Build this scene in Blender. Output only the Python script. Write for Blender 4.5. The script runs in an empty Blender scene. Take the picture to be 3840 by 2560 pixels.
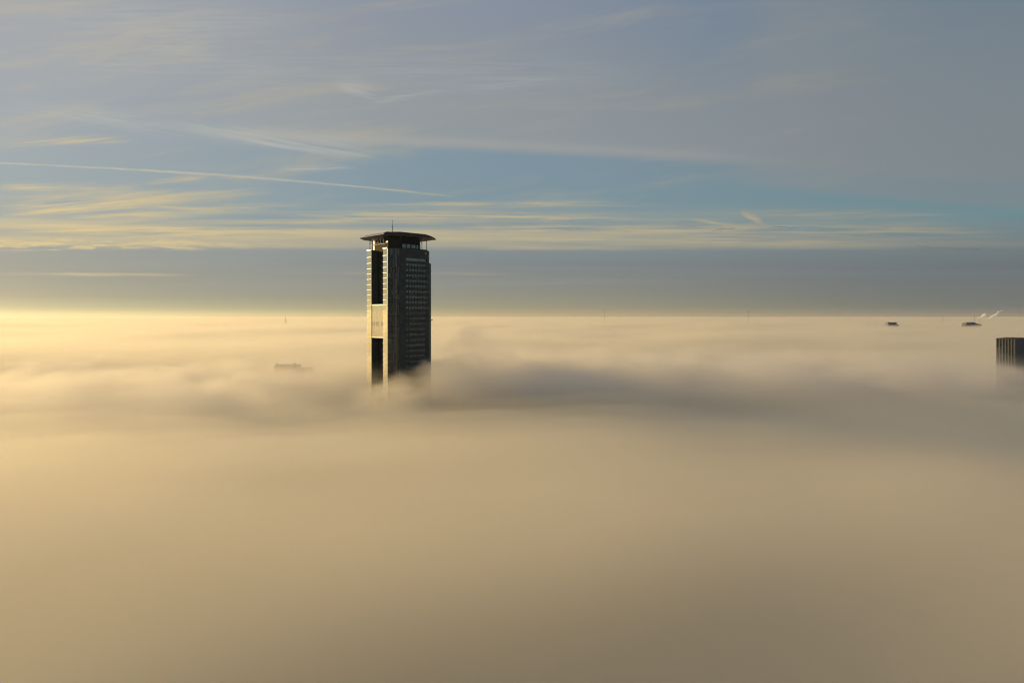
import bpy, math, random
import numpy as np
from mathutils import Vector, Matrix

random.seed(7)
R = math.radians
scene = bpy.context.scene
col = scene.collection
CAMZ = 100.0
SUN_AZ, SUN_EL = -60.0, 10.5          # degrees; azimuth from +Y, negative = towards -X

# ------------------------------------------------------------------ helpers
class MB:
    def __init__(self):
        self.v, self.f, self.m = [], [], []

    def quad(self, pts, mat=0):
        i = len(self.v)
        self.v += [tuple(p) for p in pts]
        self.f.append(tuple(range(i, i + len(pts))))
        self.m.append(mat)

    def hexa(self, p, mat=0):
        i = len(self.v)
        self.v += [tuple(q) for q in p]
        for f in ((0, 3, 2, 1), (4, 5, 6, 7), (0, 1, 5, 4), (1, 2, 6, 5), (2, 3, 7, 6), (3, 0, 4, 7)):
            self.f.append(tuple(i + k for k in f))
            self.m.append(mat)

    def box(self, x0, x1, y0, y1, z0, z1, mat=0):
        self.hexa([(x0, y0, z0), (x1, y0, z0), (x1, y1, z0), (x0, y1, z0),
                   (x0, y0, z1), (x1, y0, z1), (x1, y1, z1), (x0, y1, z1)], mat)

    def fbox(self, o, s, n, s0, s1, z0, z1, n0, n1, mat=0, tilt=(0.0, 0.0)):
        """box in a facade frame: o origin, s along the facade, n outward; tilt leans the outer face a little"""
        def P(a, b, z):
            b2 = b
            if b == n1:
                b2 = b + tilt[0] * (a - (s0 + s1) / 2) + tilt[1] * (z - (z0 + z1) / 2)
            return (o[0] + s[0] * a + n[0] * b2, o[1] + s[1] * a + n[1] * b2, z)
        self.hexa([P(s0, n1, z0), P(s1, n1, z0), P(s1, n0, z0), P(s0, n0, z0),
                   P(s0, n1, z1), P(s1, n1, z1), P(s1, n0, z1), P(s0, n0, z1)], mat)

    def prism(self, poly, z0, z1, mat=0):
        n = len(poly)
        i = len(self.v)
        self.v += [(x, y, z0) for x, y in poly] + [(x, y, z1) for x, y in poly]
        self.f.append(tuple(i + k for k in reversed(range(n))))
        self.f.append(tuple(i + n + k for k in range(n)))
        self.m += [mat, mat]
        for k in range(n):
            k2 = (k + 1) % n
            self.f.append((i + k, i + k2, i + n + k2, i + n + k))
            self.m.append(mat)

    def bar(self, p, q, r, mat=0, r2=None, n=6):
        p, q = Vector(p), Vector(q)
        d = (q - p).normalized()
        a = d.orthogonal().normalized()
        b = d.cross(a)
        r2 = r if r2 is None else r2
        i = len(self.v)
        for c, rr in ((p, r), (q, r2)):
            for k in range(n):
                t = 2 * math.pi * k / n
                self.v.append(tuple(c + a * (rr * math.cos(t)) + b * (rr * math.sin(t))))
        for k in range(n):
            k2 = (k + 1) % n
            self.f.append((i + k, i + k2, i + n + k2, i + n + k))
            self.m.append(mat)
        self.f.append(tuple(i + k for k in reversed(range(n))))
        self.f.append(tuple(i + n + k for k in range(n)))
        self.m += [mat, mat]

    def build(self, name, mats, parent=None, smooth=False):
        if not isinstance(mats, (list, tuple)):
            mats = [mats]
        me = bpy.data.meshes.new(name)
        me.from_pydata(self.v, [], self.f)
        for m in mats:
            me.materials.append(m)
        me.polygons.foreach_set('material_index', self.m)
        if smooth:
            me.polygons.foreach_set('use_smooth', [True] * len(me.polygons))
        me.update()
        o = bpy.data.objects.new(name, me)
        col.objects.link(o)
        if parent:
            o.parent = parent
        return o


def tag(o, label=None, cat=None, group=None, kind=None):
    if label: o['label'] = label
    if cat: o['category'] = cat
    if group: o['group'] = group
    if kind: o['kind'] = kind
    return o


def empty(name, loc, rz=0.0):
    o = bpy.data.objects.new(name, None)
    o.location = loc
    o.rotation_euler = (0, 0, rz)
    o.empty_display_size = 5
    col.objects.link(o)
    return o


def lin(r, g, b, k=1.0):
    def f(c):
        c /= 255.0
        return (c / 12.92 if c <= 0.04045 else ((c + 0.055) / 1.055) ** 2.4) * k
    return (f(r), f(g), f(b), 1.0)


def at(px, py, depth):
    """where a thing seen at this bearing stands at the given distance ahead"""
    return ((px - 1920) / 2560 * depth, depth, CAMZ + (1185 - py) / 2560 * depth)


# ------------------------------------------------------------------ materials
def principled(name, color, rough=0.6, metal=0.0, noise=None, spec=0.5, coat=0.0):
    m = bpy.data.materials.new(name)
    m.use_nodes = True
    nt = m.node_tree
    p = nt.nodes['Principled BSDF']
    p.inputs['Base Color'].default_value = (*color[:3], 1)
    p.inputs['Roughness'].default_value = rough
    p.inputs['Metallic'].default_value = metal
    p.inputs['Specular IOR Level'].default_value = spec
    if noise:
        scale, amt = noise
        tc = nt.nodes.new('ShaderNodeTexCoord')
        mp = nt.nodes.new('ShaderNodeMapping')
        mp.inputs['Scale'].default_value = scale
        ns = nt.nodes.new('ShaderNodeTexNoise')
        ns.inputs['Scale'].default_value = 1.0
        ns.inputs['Detail'].default_value = 4
        rp = nt.nodes.new('ShaderNodeMapRange')
        rp.inputs['From Min'].default_value = 0.3
        rp.inputs['From Max'].default_value = 0.7
        rp.inputs['To Min'].default_value = 1 - amt
        rp.inputs['To Max'].default_value = 1 + amt
        mx = nt.nodes.new('ShaderNodeMix')
        mx.data_type = 'RGBA'
        mx.blend_type = 'MULTIPLY'
        mx.inputs['Factor'].default_value = 1.0
        mx.inputs['A'].default_value = (*color[:3], 1)
        nt.links.new(tc.outputs['Object'], mp.inputs['Vector'])
        nt.links.new(mp.outputs[0], ns.inputs['Vector'])
        nt.links.new(ns.outputs['Fac'], rp.inputs['Value'])
        nt.links.new(rp.outputs[0], mx.inputs['B'])
        nt.links.new(mx.outputs['Result'], p.inputs['Base Color'])
    return m


def volume_mat(name, density, g=0.5, color=(1, 1, 1)):
    m = bpy.data.materials.new(name)
    m.use_nodes = True
    nt = m.node_tree
    nt.nodes.clear()
    out = nt.nodes.new('ShaderNodeOutputMaterial')
    v = nt.nodes.new('ShaderNodeVolumePrincipled')
    v.inputs['Color'].default_value = (*color, 1)
    v.inputs['Density'].default_value = density
    v.inputs['Anisotropy'].default_value = g
    nt.links.new(v.outputs[0], out.inputs['Volume'])
    try:
        m.cycles.homogeneous_volume = True
    except Exception:
        pass
    return m


M = {
    'stone': principled('stone', (0.055, 0.067, 0.064), 0.75, spec=0.15, noise=((0.25, 0.25, 0.5), 0.25)),
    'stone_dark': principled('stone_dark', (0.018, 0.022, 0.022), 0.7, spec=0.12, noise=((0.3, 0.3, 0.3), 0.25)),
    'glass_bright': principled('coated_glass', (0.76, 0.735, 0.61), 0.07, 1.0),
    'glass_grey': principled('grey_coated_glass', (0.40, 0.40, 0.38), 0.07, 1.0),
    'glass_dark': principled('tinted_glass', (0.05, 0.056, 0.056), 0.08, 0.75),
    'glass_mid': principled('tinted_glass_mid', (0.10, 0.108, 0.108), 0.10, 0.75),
    'glass_blind': principled('glass_with_blind', (0.15, 0.15, 0.135), 0.25, 0.4),
    'window_glass': principled('window_glass', (0.23, 0.25, 0.25), 0.12, 0.8),
    'metal_pale': principled('pale_metal', (0.75, 0.73, 0.68), 0.38, 0.6),
    'metal_white': principled('white_metal', (0.82, 0.80, 0.76), 0.4, 0.2),
    'metal_dark': principled('dark_metal', (0.035, 0.035, 0.036), 0.45, 0.3),
    'roof': principled('roof_sheet', (0.018, 0.021, 0.022), 0.8, 0.0, spec=0.2, noise=((0.2, 0.2, 0.2), 0.2)),
    'soffit': principled('soffit', (0.06, 0.055, 0.05), 0.7),
    'concrete': principled('concrete', (0.22, 0.20, 0.18), 0.85, noise=((0.15, 0.15, 0.3), 0.2)),
    'brick': principled('brown_brick', (0.14, 0.10, 0.08), 0.85, noise=((0.2, 0.2, 0.4), 0.2)),
    'dark_render': principled('dark_render', (0.10, 0.10, 0.095), 0.8, spec=0.2, noise=((0.3, 0.3, 0.5), 0.3)),
    'far_wall': principled('pale_render', (0.20, 0.19, 0.18), 0.85),
    'bird': principled('feathers', (0.045, 0.04, 0.035), 0.8),
    'ground': principled('ground', (0.10, 0.10, 0.075), 0.95, noise=((0.004, 0.004, 0.004), 0.35)),
    'fog': principled('dense_fog', (0.52, 0.44, 0.32), 1.0, spec=0.0),
}

# ------------------------------------------------------------------ camera
cd = bpy.data.cameras.new('camera')
cd.sensor_width = 36.0
cd.lens = 24.0
cd.shift_y = -95 / 3840
cd.clip_start = 0.5
cd.clip_end = 120000
cam = bpy.data.objects.new('camera', cd)
cam.location = (0, 0, CAMZ)
cam.rotation_euler = (R(90), 0, 0)
col.objects.link(cam)
scene.camera = cam

# ------------------------------------------------------------------ noise for the fog surface
def vnoise(x, y, seed):
    def h(i, j):
        n = (i * 374761393 + j * 668265263 + seed * 982451653) & 0xffffffff
        n = ((n ^ (n >> 13)) * 1274126177) & 0xffffffff
        return ((n ^ (n >> 16)) & 0xffff) / 65535.0
    xi = np.floor(x).astype(np.int64)
    yi = np.floor(y).astype(np.int64)
    fx, fy = x - xi, y - yi
    fx = fx * fx * fx * (fx * (fx * 6 - 15) + 10)
    fy = fy * fy * fy * (fy * (fy * 6 - 15) + 10)
    a, b, c, d = h(xi, yi), h(xi + 1, yi), h(xi, yi + 1), h(xi + 1, yi + 1)
    return (a + (b - a) * fx + (c - a) * fy + (a - b - c + d) * fx * fy) * 2 - 1


def fbm(x, y, scale, seed, octaves=3, gain=0.5):
    r = 0
    amp = 1.0
    for k in range(octaves):
        ca, sa = math.cos(0.7 * k + 0.3), math.sin(0.7 * k + 0.3)
        r = r + amp * vnoise((x * ca - y * sa) / scale, (x * sa + y * ca) / scale, seed + k * 17)
        scale *= 0.47
        amp *= gain
    return r


def sstep(a, b, x):
    t = np.clip((x - a) / (b - a), 0, 1)
    return t * t * (3 - 2 * t)


def fog_top(x, y):
    """height of the fog's upper surface over the camera's level (negative), metres"""
    yc = np.interp(x, [-700, -254, -116, -48, 100, 300, 700], [420, 345, 268, 292, 340, 380, 420])
    wx = 1 - 0.65 * sstep(-30, 160, x)
    far = sstep(700, 1600, y)
    t = -51.0 + 3.0 * fbm(x, y, 420, 3, 2)
    t = t + 2.0 * np.exp(-((y - yc) / 60) ** 2) * wx
    t = t + 5.0 * (1 - sstep(140, 300, y)) - 3.0
    t = t - 4.0 * np.exp(-((y - yc - 95) / 50) ** 2) * wx
    t = t + 17.0 * (1 - 0.3 * sstep(60, 260, x)) * sstep(yc + 80, yc + 245, y)
    t = t - 12.0 * (1 - sstep(5, 170, y + 0.25 * x))
    puff = sstep(400, 480, y) * (1 - sstep(750, 1100, y)) * sstep(-120, 40, x)
    t = t + puff * (4.5 * fbm(x, y, 120, 57, 3) - 1.0)
    t = t + (2.6 * fbm(x, y, 150, 11, 3) * sstep(250, 480, y)) * (1 - 0.4 * far)
    t = t + 3.5 * fbm(x, y, 700, 23, 2) * far
    t = t + 7.5 * fbm(x, y, 240, 37, 2) * sstep(800, 1300, y) * (1 - sstep(2500, 4000, y))
    t = t + 9.0 * (fbm(x, y, 1000, 47, 3) - 0.08) * sstep(2000, 3500, y)
    t = t + 3.8 * fbm((x * 0.8 + y * 0.6) * 0.38, (y * 0.8 - x * 0.6), 75, 67, 2) * (1 - sstep(240, 330, y))
    t = t + 12.0 * np.exp(-((x + 69 - 0.3 * (y - 420)) / 11) ** 2 - ((y - 416) / 22) ** 2)  # added fog mound, shaped to stand in for sunlight reflected at the tower's foot
    return t


def axis(lo, hi, centre, step, n):
    """samples from lo to hi: even steps near the centre, growing away from it"""
    out = [centre]
    for sgn, lim in ((1, hi), (-1, lo)):
        p, s, k = centre, step, 0
        while (p < lim if sgn > 0 else p > lim):
            k += 1
            if k > n:
                s *= 1.045
            p += sgn * s
            out.append(p)
        out[-1] = lim
    return np.array(sorted(out))


XS = axis(-32000, 32000, 40, 9.0, 50)
YS = axis(-1500, 32000, 420, 8.0, 42)
GX, GY = np.meshgrid(XS, YS)
TOP = fog_top(GX, GY)


def closed_field(name, height, bottom, mat):
    ny, nx = height.shape
    top = np.stack([GX, GY, height], -1).reshape(-1, 3)
    bx0, bx1, by0, by1 = XS[0], XS[-1], YS[0], YS[-1]
    idx = np.arange(nx * ny).reshape(ny, nx)
    faces = np.stack([idx[:-1, :-1], idx[:-1, 1:], idx[1:, 1:], idx[1:, :-1]], -1).reshape(-1, 4).tolist()
    verts = top.tolist()
    b = len(verts)
    verts += [(bx0, by0, bottom), (bx1, by0, bottom), (bx1, by1, bottom), (bx0, by1, bottom)]
    faces.append([b + 3, b + 2, b + 1, b])
    faces.append([b, b + 1] + idx[0, ::-1].tolist())
    faces.append([b + 1, b + 2] + idx[::-1, -1].tolist())
    faces.append([b + 2, b + 3] + idx[-1, :].tolist())
    faces.append([b + 3, b] + idx[:, 0].tolist())
    me = bpy.data.meshes.new(name)
    me.from_pydata(verts, [], faces)
    me.materials.append(mat)
    me.polygons.foreach_set('use_smooth', [True] * len(me.polygons))
    me.update()
    o = bpy.data.objects.new(name, me)
    col.objects.link(o)
    return o


G_FOG = 0.38
core = closed_field('fog', CAMZ + TOP - 24.0, 3.0, M['fog'])
tag(core, 'dense cream fog bank filling the whole city below the towers', 'fog', kind='stuff')

near = 1 - 0.6 * sstep(1500, 6000, GY)
wisp = 15.0 * np.exp(-((GX + 30) / 26) ** 2 - ((GY - 470) / 40) ** 2) * (1 + 0.5 * fbm(GX, GY, 22, 91, 2))
layers = [(9.0, .0025, 2.6, 31), (4.0, .0045, 2.0, 41), (-1.5, .010, 1.4, 51), (-8.0, .022, 0.8, 61), (-15.5, .045, 0.0, 71)]
for k, (dz, dens, amp, seed) in enumerate(layers):
    h = CAMZ + TOP + dz + amp * fbm(GX, GY, 60, seed, 3) * near
    if k == 0:
        h = h + wisp
    if k == 1:
        h = h + wisp * 0.6
    o = closed_field('mist', h, 1.5 + 0.2 * k, volume_mat('mist_air', dens, G_FOG, (1.0, 0.96, 0.855)))
    tag(o, 'soft glowing mist lying over the top of the fog bank', 'mist', 'mist layers on the fog', 'stuff')

# ------------------------------------------------------------------ torn wisps drifting away from the tower
def wisp_material(x0, x1, y0, y1, zlo, zhi, dens, puff):
    m = bpy.data.materials.new('torn_mist')
    m.use_nodes = True
    t = m.node_tree
    t.nodes.clear()
    ln = t.links.new

    def N(kind, **kw):
        n = t.nodes.new(kind)
        for k_, v_ in kw.items():
            setattr(n, k_, v_)
        return n

    def mt(op, *a):
        n = N('ShaderNodeMath', operation=op)
        for i_, v_ in enumerate(a):
            if hasattr(v_, 'links'): ln(v_, n.inputs[i_])
            else: n.inputs[i_].default_value = v_
        return n.outputs[0]

    def step(v_, a, b, lo=0.0, hi=1.0):
        n = N('ShaderNodeMapRange', interpolation_type='SMOOTHSTEP')
        if a > b:
            a, b, lo, hi = b, a, hi, lo
        for nm, q_ in (('From Min', a), ('From Max', b), ('To Min', lo), ('To Max', hi)):
            n.inputs[nm].default_value = q_
        ln(v_, n.inputs['Value'])
        return n.outputs[0]

    tcn = N('ShaderNodeTexCoord')
    sp = N('ShaderNodeSeparateXYZ')
    ln(tcn.outputs['Object'], sp.inputs[0])
    x, y, z = sp.outputs
    mp = N('ShaderNodeMapping')
    mp.inputs['Scale'].default_value = (1 / 36, 1 / 36, 1 / 18)
    mp.inputs['Rotation'].default_value = (0, 0, 0.4)
    ln(tcn.outputs['Object'], mp.inputs['Vector'])
    ns = N('ShaderNodeTexNoise')
    ns.inputs['Scale'].default_value = 1.0
    ns.inputs['Detail'].default_value = 4.0
    ns.inputs['Roughness'].default_value = 0.55
    ns.inputs['Distortion'].default_value = 0.5
    ln(mp.outputs[0], ns.inputs['Vector'])
    thr = step(z, zlo, zhi, 0.34, 0.74)
    for px_, py_, sx_, sy_, amt in puff:
        gx = mt('DIVIDE', mt('SUBTRACT', x, px_), sx_)
        gy = mt('DIVIDE', mt('SUBTRACT', y, py_), sy_)
        e_ = mt('EXPONENT', mt('MULTIPLY', mt('ADD', mt('MULTIPLY', gx, gx), mt('MULTIPLY', gy, gy)), -1.0))
        thr = mt('SUBTRACT', thr, mt('MULTIPLY', e_, amt))
    d = step(mt('SUBTRACT', ns.outputs['Fac'], thr), 0.0, 0.16)
    for v_, a, b in ((x, x0, x0 + min(30, (x1 - x0) * .3)), (x, x1, x1 - min(110, (x1 - x0) * .3)), (y, y0, y0 + min(40, (y1 - y0) * .3)), (y, y1, y1 - min(70, (y1 - y0) * .3))):
        d = mt('MULTIPLY', d, step(v_, a, b))
    d = mt('MULTIPLY', d, step(z, zhi + 9, zhi - 2))
    v = N('ShaderNodeVolumePrincipled')
    v.inputs['Color'].default_value = (1.0, 0.965, 0.9, 1)
    v.inputs['Anisotropy'].default_value = G_FOG
    ln(mt('MULTIPLY', d, dens), v.inputs['Density'])
    o_ = N('ShaderNodeOutputMaterial')
    ln(v.outputs[0], o_.inputs['Volume'])
    try:
        m.cycles.volume_step_rate = 0.5
    except Exception:
        pass
    return m


for args in ((-74, 400, 385, 660, CAMZ - 46, CAMZ - 11, 0.023, ((-27, 480, 14, 28, 0.46), (-5, 485, 14, 26, 0.20), (60, 500, 60, 40, 0.07), (150, 470, 70, 40, 0.07), (300, 520, 60, 50, 0.05))),
             (-100, -46, 372, 446, CAMZ - 54, CAMZ - 27, 0.012, ((-70, 415, 9, 22, 0.22), (-64, 398, 9, 18, 0.18))),  # added curl, in place of the sun streak thrown down by the glass
             (-430, -84, 330, 640, CAMZ - 50, CAMZ - 20, 0.016, ((-260, 420, 70, 50, 0.05), (-150, 440, 40, 40, 0.04)))):
    wb = MB()
    wb.box(args[0], args[1], args[2], args[3], args[4] - 6, args[5] + 9)
    tag(wb.build('mist', wisp_material(*args)), 'torn blue-grey wisps of mist drifting right from the dark tower' if args[0] == -74 else 'added curl of mist at the foot of the dark tower, standing in for reflected sunlight' if args[0] == -100 else 'loose pale billows of mist left of the dark tower', 'mist', kind='stuff')

# ------------------------------------------------------------------ air
hz = MB()
hz.box(-30000, 30000, -1400, 30000, -1.0, CAMZ + 76)
tag(hz.build('haze', volume_mat('haze_air', 1.0e-5, 0.5, (1.0, 0.97, 0.92))), 'thin warm haze filling the air to the horizon', 'haze', kind='stuff')

# ------------------------------------------------------------------ ground
g = MB()
g.quad([(-45000, -3000, 0), (45000, -3000, 0), (45000, 45000, 0), (-45000, 45000, 0)])
tag(g.build('ground', M['ground']), 'flat city ground hidden under the fog', 'ground', kind='structure')

# ------------------------------------------------------------------ main tower
FH = 3.62                                     # storey height
N0 = (-78.77, 450.5)                          # the corner the two visible facades would meet at
rot = R(43)
CX, CY = 17.5, 19.0                           # plan centre in facade coordinates


def to_local(poly):
    return [(x - CX, y - CY) for x, y in poly]


cw = (N0[0] + CX * math.cos(rot) - CY * math.sin(rot), N0[1] + CX * math.sin(rot) + CY * math.cos(rot))
tower = tag(empty('office_tower', (cw[0], cw[1], 0), rot),
            'tall dark office tower with a wide overhanging flat roof, rising out of the fog', 'tower')
C0 = CAMZ
notch = [(0, 26.04), (5.0, 26.04), (5.0, 11.43), (0, 11.43)]
low_poly = [(6.2, 0), (29.55, 0), (35.75, 6.2), (35.75, 31.8), (29.55, 38), (6.2, 38), (0, 31.8)] + notch + [(0, 6.2)]
up_poly = [(6.2, 0), (28, 0), (34.2, 6.2), (34.2, 31.8), (28, 38), (6.2, 38), (0, 31.8)] + notch + [(0, 6.2)]
m = MB()
m.prism(to_local(low_poly), 0.2, C0 + 36.6)
m.prism(to_local(up_poly), C0 + 36.6, C0 + 45.2)
m.build('facade_wall', M['stone'], tower)


def lf(x, y):
    return (x - CX, y - CY)


# facade frames (origin, along, outward)
RIGHT = (lf(6.2, 0), (1, 0), (0, -1))
LEFT = (lf(0, 6.2), (0, 1), (-1, 0))
q = math.sqrt(0.5)
CORNER = (lf(0, 6.2), (q, -q), (-q, -q))
CL = 6.2 / q

levels = [FH * k for k in range(-27, 11)] + [40.5, 45.2]      # slab heights over the camera
levels[levels.index(FH * 10)] = 36.4
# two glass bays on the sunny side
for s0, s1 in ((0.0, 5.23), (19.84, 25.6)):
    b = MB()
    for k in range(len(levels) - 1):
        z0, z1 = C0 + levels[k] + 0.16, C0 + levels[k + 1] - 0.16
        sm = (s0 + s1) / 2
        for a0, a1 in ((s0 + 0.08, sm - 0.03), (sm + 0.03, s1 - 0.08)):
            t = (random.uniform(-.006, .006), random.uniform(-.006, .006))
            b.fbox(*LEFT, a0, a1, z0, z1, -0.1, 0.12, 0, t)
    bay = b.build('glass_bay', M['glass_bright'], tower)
    for k in range(len(levels)):
        if levels[k] < -60:
            continue
        z = C0 + levels[k]
        e = MB()
        top = k == len(levels) - 1
        e.fbox(*LEFT, s0, s1, z - 0.14, z + (0.55 if top else 0.14), -0.2, 0.42)
        if not top:
            sm = (s0 + s1) / 2
            e.fbox(*LEFT, sm - 0.3, sm + 0.3, z - 0.34, z - 0.14, 0.14, 0.36, 1)
        e.build('floor_ledge', [M['metal_pale'], M['metal_dark']], bay)
# bright corner trim beside the near bay
t = MB()
t.fbox(*LEFT, -0.28, -0.02, 0.3, C0 + 45.6, -0.1, 0.22)
t.build('corner_trim', M['metal_pale'], tower)

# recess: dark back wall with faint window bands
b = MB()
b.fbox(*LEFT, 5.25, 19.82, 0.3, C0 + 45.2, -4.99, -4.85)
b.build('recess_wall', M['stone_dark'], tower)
RB = (lf(4.85, 6.2), (0, 1), (-1, 0))
for k in range(-10, 11):
    z = C0 + FH * k + 1.9
    if -21 < FH * k + 1.9 < 11.5:
        continue
    w = MB()
    for j in range(3):
        a = 9.4 + j * 2.2
        w.fbox(*RB, a, a + 1.7, z - 0.75, z + 0.75, -0.05, 0.04)
    w.build('recess_window', M['stone'], tower)

# atrium glazing closing the recess half-way up
zb, zt = C0 - 14.8, C0 + 8.0
b = MB()
nb = 15
wdt = (19.75 - 5.3) / nb
rows = [zb + 0.9, zb + 4.6, zb + 8.2, zb + 11.0, zb + 14.6, zb + 18.2, zt - 0.9]
for r_ in range(len(rows) - 1):
    for j in range(nb):
        mt = 0 if r_ not in (2,) else random.choice([1, 1, 1, 0])
        b.fbox(*LEFT, 5.3 + j * wdt + 0.1, 5.3 + (j + 1) * wdt - 0.1, rows[r_] + 0.05, rows[r_ + 1] - 0.05, -0.6, -0.25, mt,
               (random.uniform(-.01, .01), random.uniform(-.008, .008)))
atr = b.build('atrium_glazing', [M['glass_bright'], M['glass_grey']], tower)
f = MB()
for j in range(nb + 1):
    f.fbox(*LEFT, 5.3 + j * wdt - 0.07, 5.3 + j * wdt + 0.07, zb + 0.9, zt - 0.9, -0.6, -0.12)
f.fbox(*LEFT, 5.3, 19.75, zb, zb + 0.85, -0.7, -0.02)
f.fbox(*LEFT, 5.3, 19.75, zt - 0.85, zt, -0.7, -0.02)
f.build('frame', M['metal_pale'], atr)

# chamfered corner: dark curtain wall
b = MB()
nc = 12
col_mats = [random.choices([0, 1, 2], [0.5, 0.35, 0.15])[0] for _ in range(nc)]
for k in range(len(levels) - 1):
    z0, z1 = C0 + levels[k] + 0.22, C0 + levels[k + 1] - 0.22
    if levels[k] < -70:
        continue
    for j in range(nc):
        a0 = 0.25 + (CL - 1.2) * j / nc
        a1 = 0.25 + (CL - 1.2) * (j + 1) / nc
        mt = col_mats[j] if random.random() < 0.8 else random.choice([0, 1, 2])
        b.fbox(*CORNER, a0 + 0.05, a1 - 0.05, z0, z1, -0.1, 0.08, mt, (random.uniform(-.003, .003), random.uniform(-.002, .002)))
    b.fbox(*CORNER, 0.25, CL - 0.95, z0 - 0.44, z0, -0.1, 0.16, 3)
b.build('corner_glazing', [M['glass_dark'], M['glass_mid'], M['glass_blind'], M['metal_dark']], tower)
b = MB()
b.fbox(*CORNER, CL - 0.9, CL - 0.05, 0.3, C0 + 45.2, -0.1, 0.05)
b.build('joint_panel', M['metal_dark'], tower)

# stone facade: square windows, long bands lower down
cols_ = [5.31 + 2.33 * j for j in range(7)]
for k in range(1, 10):
    z = C0 + FH * k + 1.95
    for j, a in enumerate(cols_ + [21.55]):
        w = MB()
        hw = 0.62 if j < 7 else 0.3
        w.fbox(*RIGHT, a - hw, a + hw, z - 0.72, z + 0.72, -0.2, 0.02, 0, (random.uniform(-.02, .02), random.uniform(-.02, .02)))
        w.fbox(*RIGHT, a - hw - 0.1, a + hw + 0.1, z - 0.86, z - 0.74, -0.2, 0.1, 1)
        w.fbox(*RIGHT, a - 0.04, a + 0.04, z - 0.72, z + 0.72, 0.0, 0.06, 1)
        w.build('window', [M['window_glass'], M['metal_dark']], tower)
for k in range(-11, 1):
    z = C0 + FH * k + 1.95
    for a0, a1 in ((cols_[0] - .62, cols_[0] + .62), (cols_[1] - .7, cols_[3] + .9), (cols_[4] - .7, cols_[6] + .7)):
        w = MB()
        n = max(1, round((a1 - a0) / 1.5))
        for j in range(n):
            w.fbox(*RIGHT, a0 + (a1 - a0) * j / n + .06, a0 + (a1 - a0) * (j + 1) / n - .06, z - 0.72, z + 0.72, -0.2, 0.02, 0,
                   (random.uniform(-.02, .02), random.uniform(-.02, .02)))
        w.fbox(*RIGHT, a0 - .1, a1 + .1, z - 0.86, z - 0.74, -0.2, 0.1, 1)
        w.build('window_band', [M['glass_mid'], M['metal_dark']], tower)
w = MB()
for j in range(11):
    a = 4.5 + j * 1.44
    w.fbox(*RIGHT, a, a + 1.3, C0 + 37.2, C0 + 38.9, -0.2, 0.02, 0, (random.uniform(-.02, .02), random.uniform(-.02, .02)))
w.fbox(*RIGHT, 4.4, 20.3, C0 + 36.95, C0 + 37.1, -0.2, 0.1, 1)
w.build('window_strip', [M['window_glass'], M['metal_dark']], tower)
for j in range(9):
    a = 2.2 + j * 2.28
    w = MB()
    w.fbox(*RIGHT, a - 0.5, a + 0.5, C0 + 42.2, C0 + 43.4, -0.2, 0.03)
    w.build('vent_opening', M['metal_dark'] if j < 8 else M['window_glass'], tower)
# coping on the two roof steps
b = MB()
b.fbox(*RIGHT, -0.05, 21.8, C0 + 45.2, C0 + 45.5, -0.6, 0.12)
b.fbox(*RIGHT, 21.85, 23.4, C0 + 36.6, C0 + 36.85, -30, 0.1)
b.build('coping', M['stone_dark'], tower)
# the two far sides, plain window bands
b = MB()
BACK = (lf(29.55, 38), (-1, 0), (0, 1))
SIDE = (lf(35.75, 6.2), (0, 1), (1, 0))
for k in range(-10, 9):
    z = C0 + FH * k + 1.95
    b.fbox(*BACK, 1, 22, z - .7, z + .7, -0.2, 0.02)
    b.fbox(*SIDE, 1, 24.5, z - .7, z + .7, -0.2, 0.02)
tag(b.build('window_row', M['glass_mid'], tower), kind='stuff')

# penthouse under the roof
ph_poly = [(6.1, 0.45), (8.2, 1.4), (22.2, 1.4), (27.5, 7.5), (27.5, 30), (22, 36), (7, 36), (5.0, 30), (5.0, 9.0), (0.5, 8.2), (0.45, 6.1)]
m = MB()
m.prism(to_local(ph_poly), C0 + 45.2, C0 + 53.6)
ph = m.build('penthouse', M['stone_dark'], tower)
PR = (lf(8.2, 1.4), (1, 0), (0, -1))
for a0, a1 in ((0.2, 3.0), (3.8, 6.7), (7.8, 11.0), (11.8, 13.2)):
    w = MB()
    n = max(2, round((a1 - a0) / 0.6))
    for j in range(n):
        w.fbox(*PR, a0 + (a1 - a0) * j / n + .05, a0 + (a1 - a0) * (j + 1) / n - .05, C0 + 45.8, C0 + 48.3, -0.1, 0.06, 0, (random.uniform(-.04, .04), random.uniform(-.03, .03)))
    w.build('window', M['window_glass'], ph)
w = MB()
w.fbox(lf(5.0, 6.2), (0, 1), (-1, 0), 9.0, 10.4, C0 + 46.4, C0 + 47.9, -0.1, 0.06)
w.build('window', M['glass_blind'], ph)

# roof: broad octagonal hat
def offset_poly(poly, d):
    n = len(poly)
    out = []
    for i in range(n):
        p0, p1, p2 = Vector(poly[i - 1]), Vector(poly[i]), Vector(poly[(i + 1) % n])
        e1, e2 = (p1 - p0).normalized(), (p2 - p1).normalized()
        n1, n2 = Vector((e1.y, -e1.x)), Vector((e2.y, -e2.x))
        bis = (n1 + n2).normalized()
        out.append(tuple(p1 + bis * (d / bis.dot(n1))))
    return out


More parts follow.
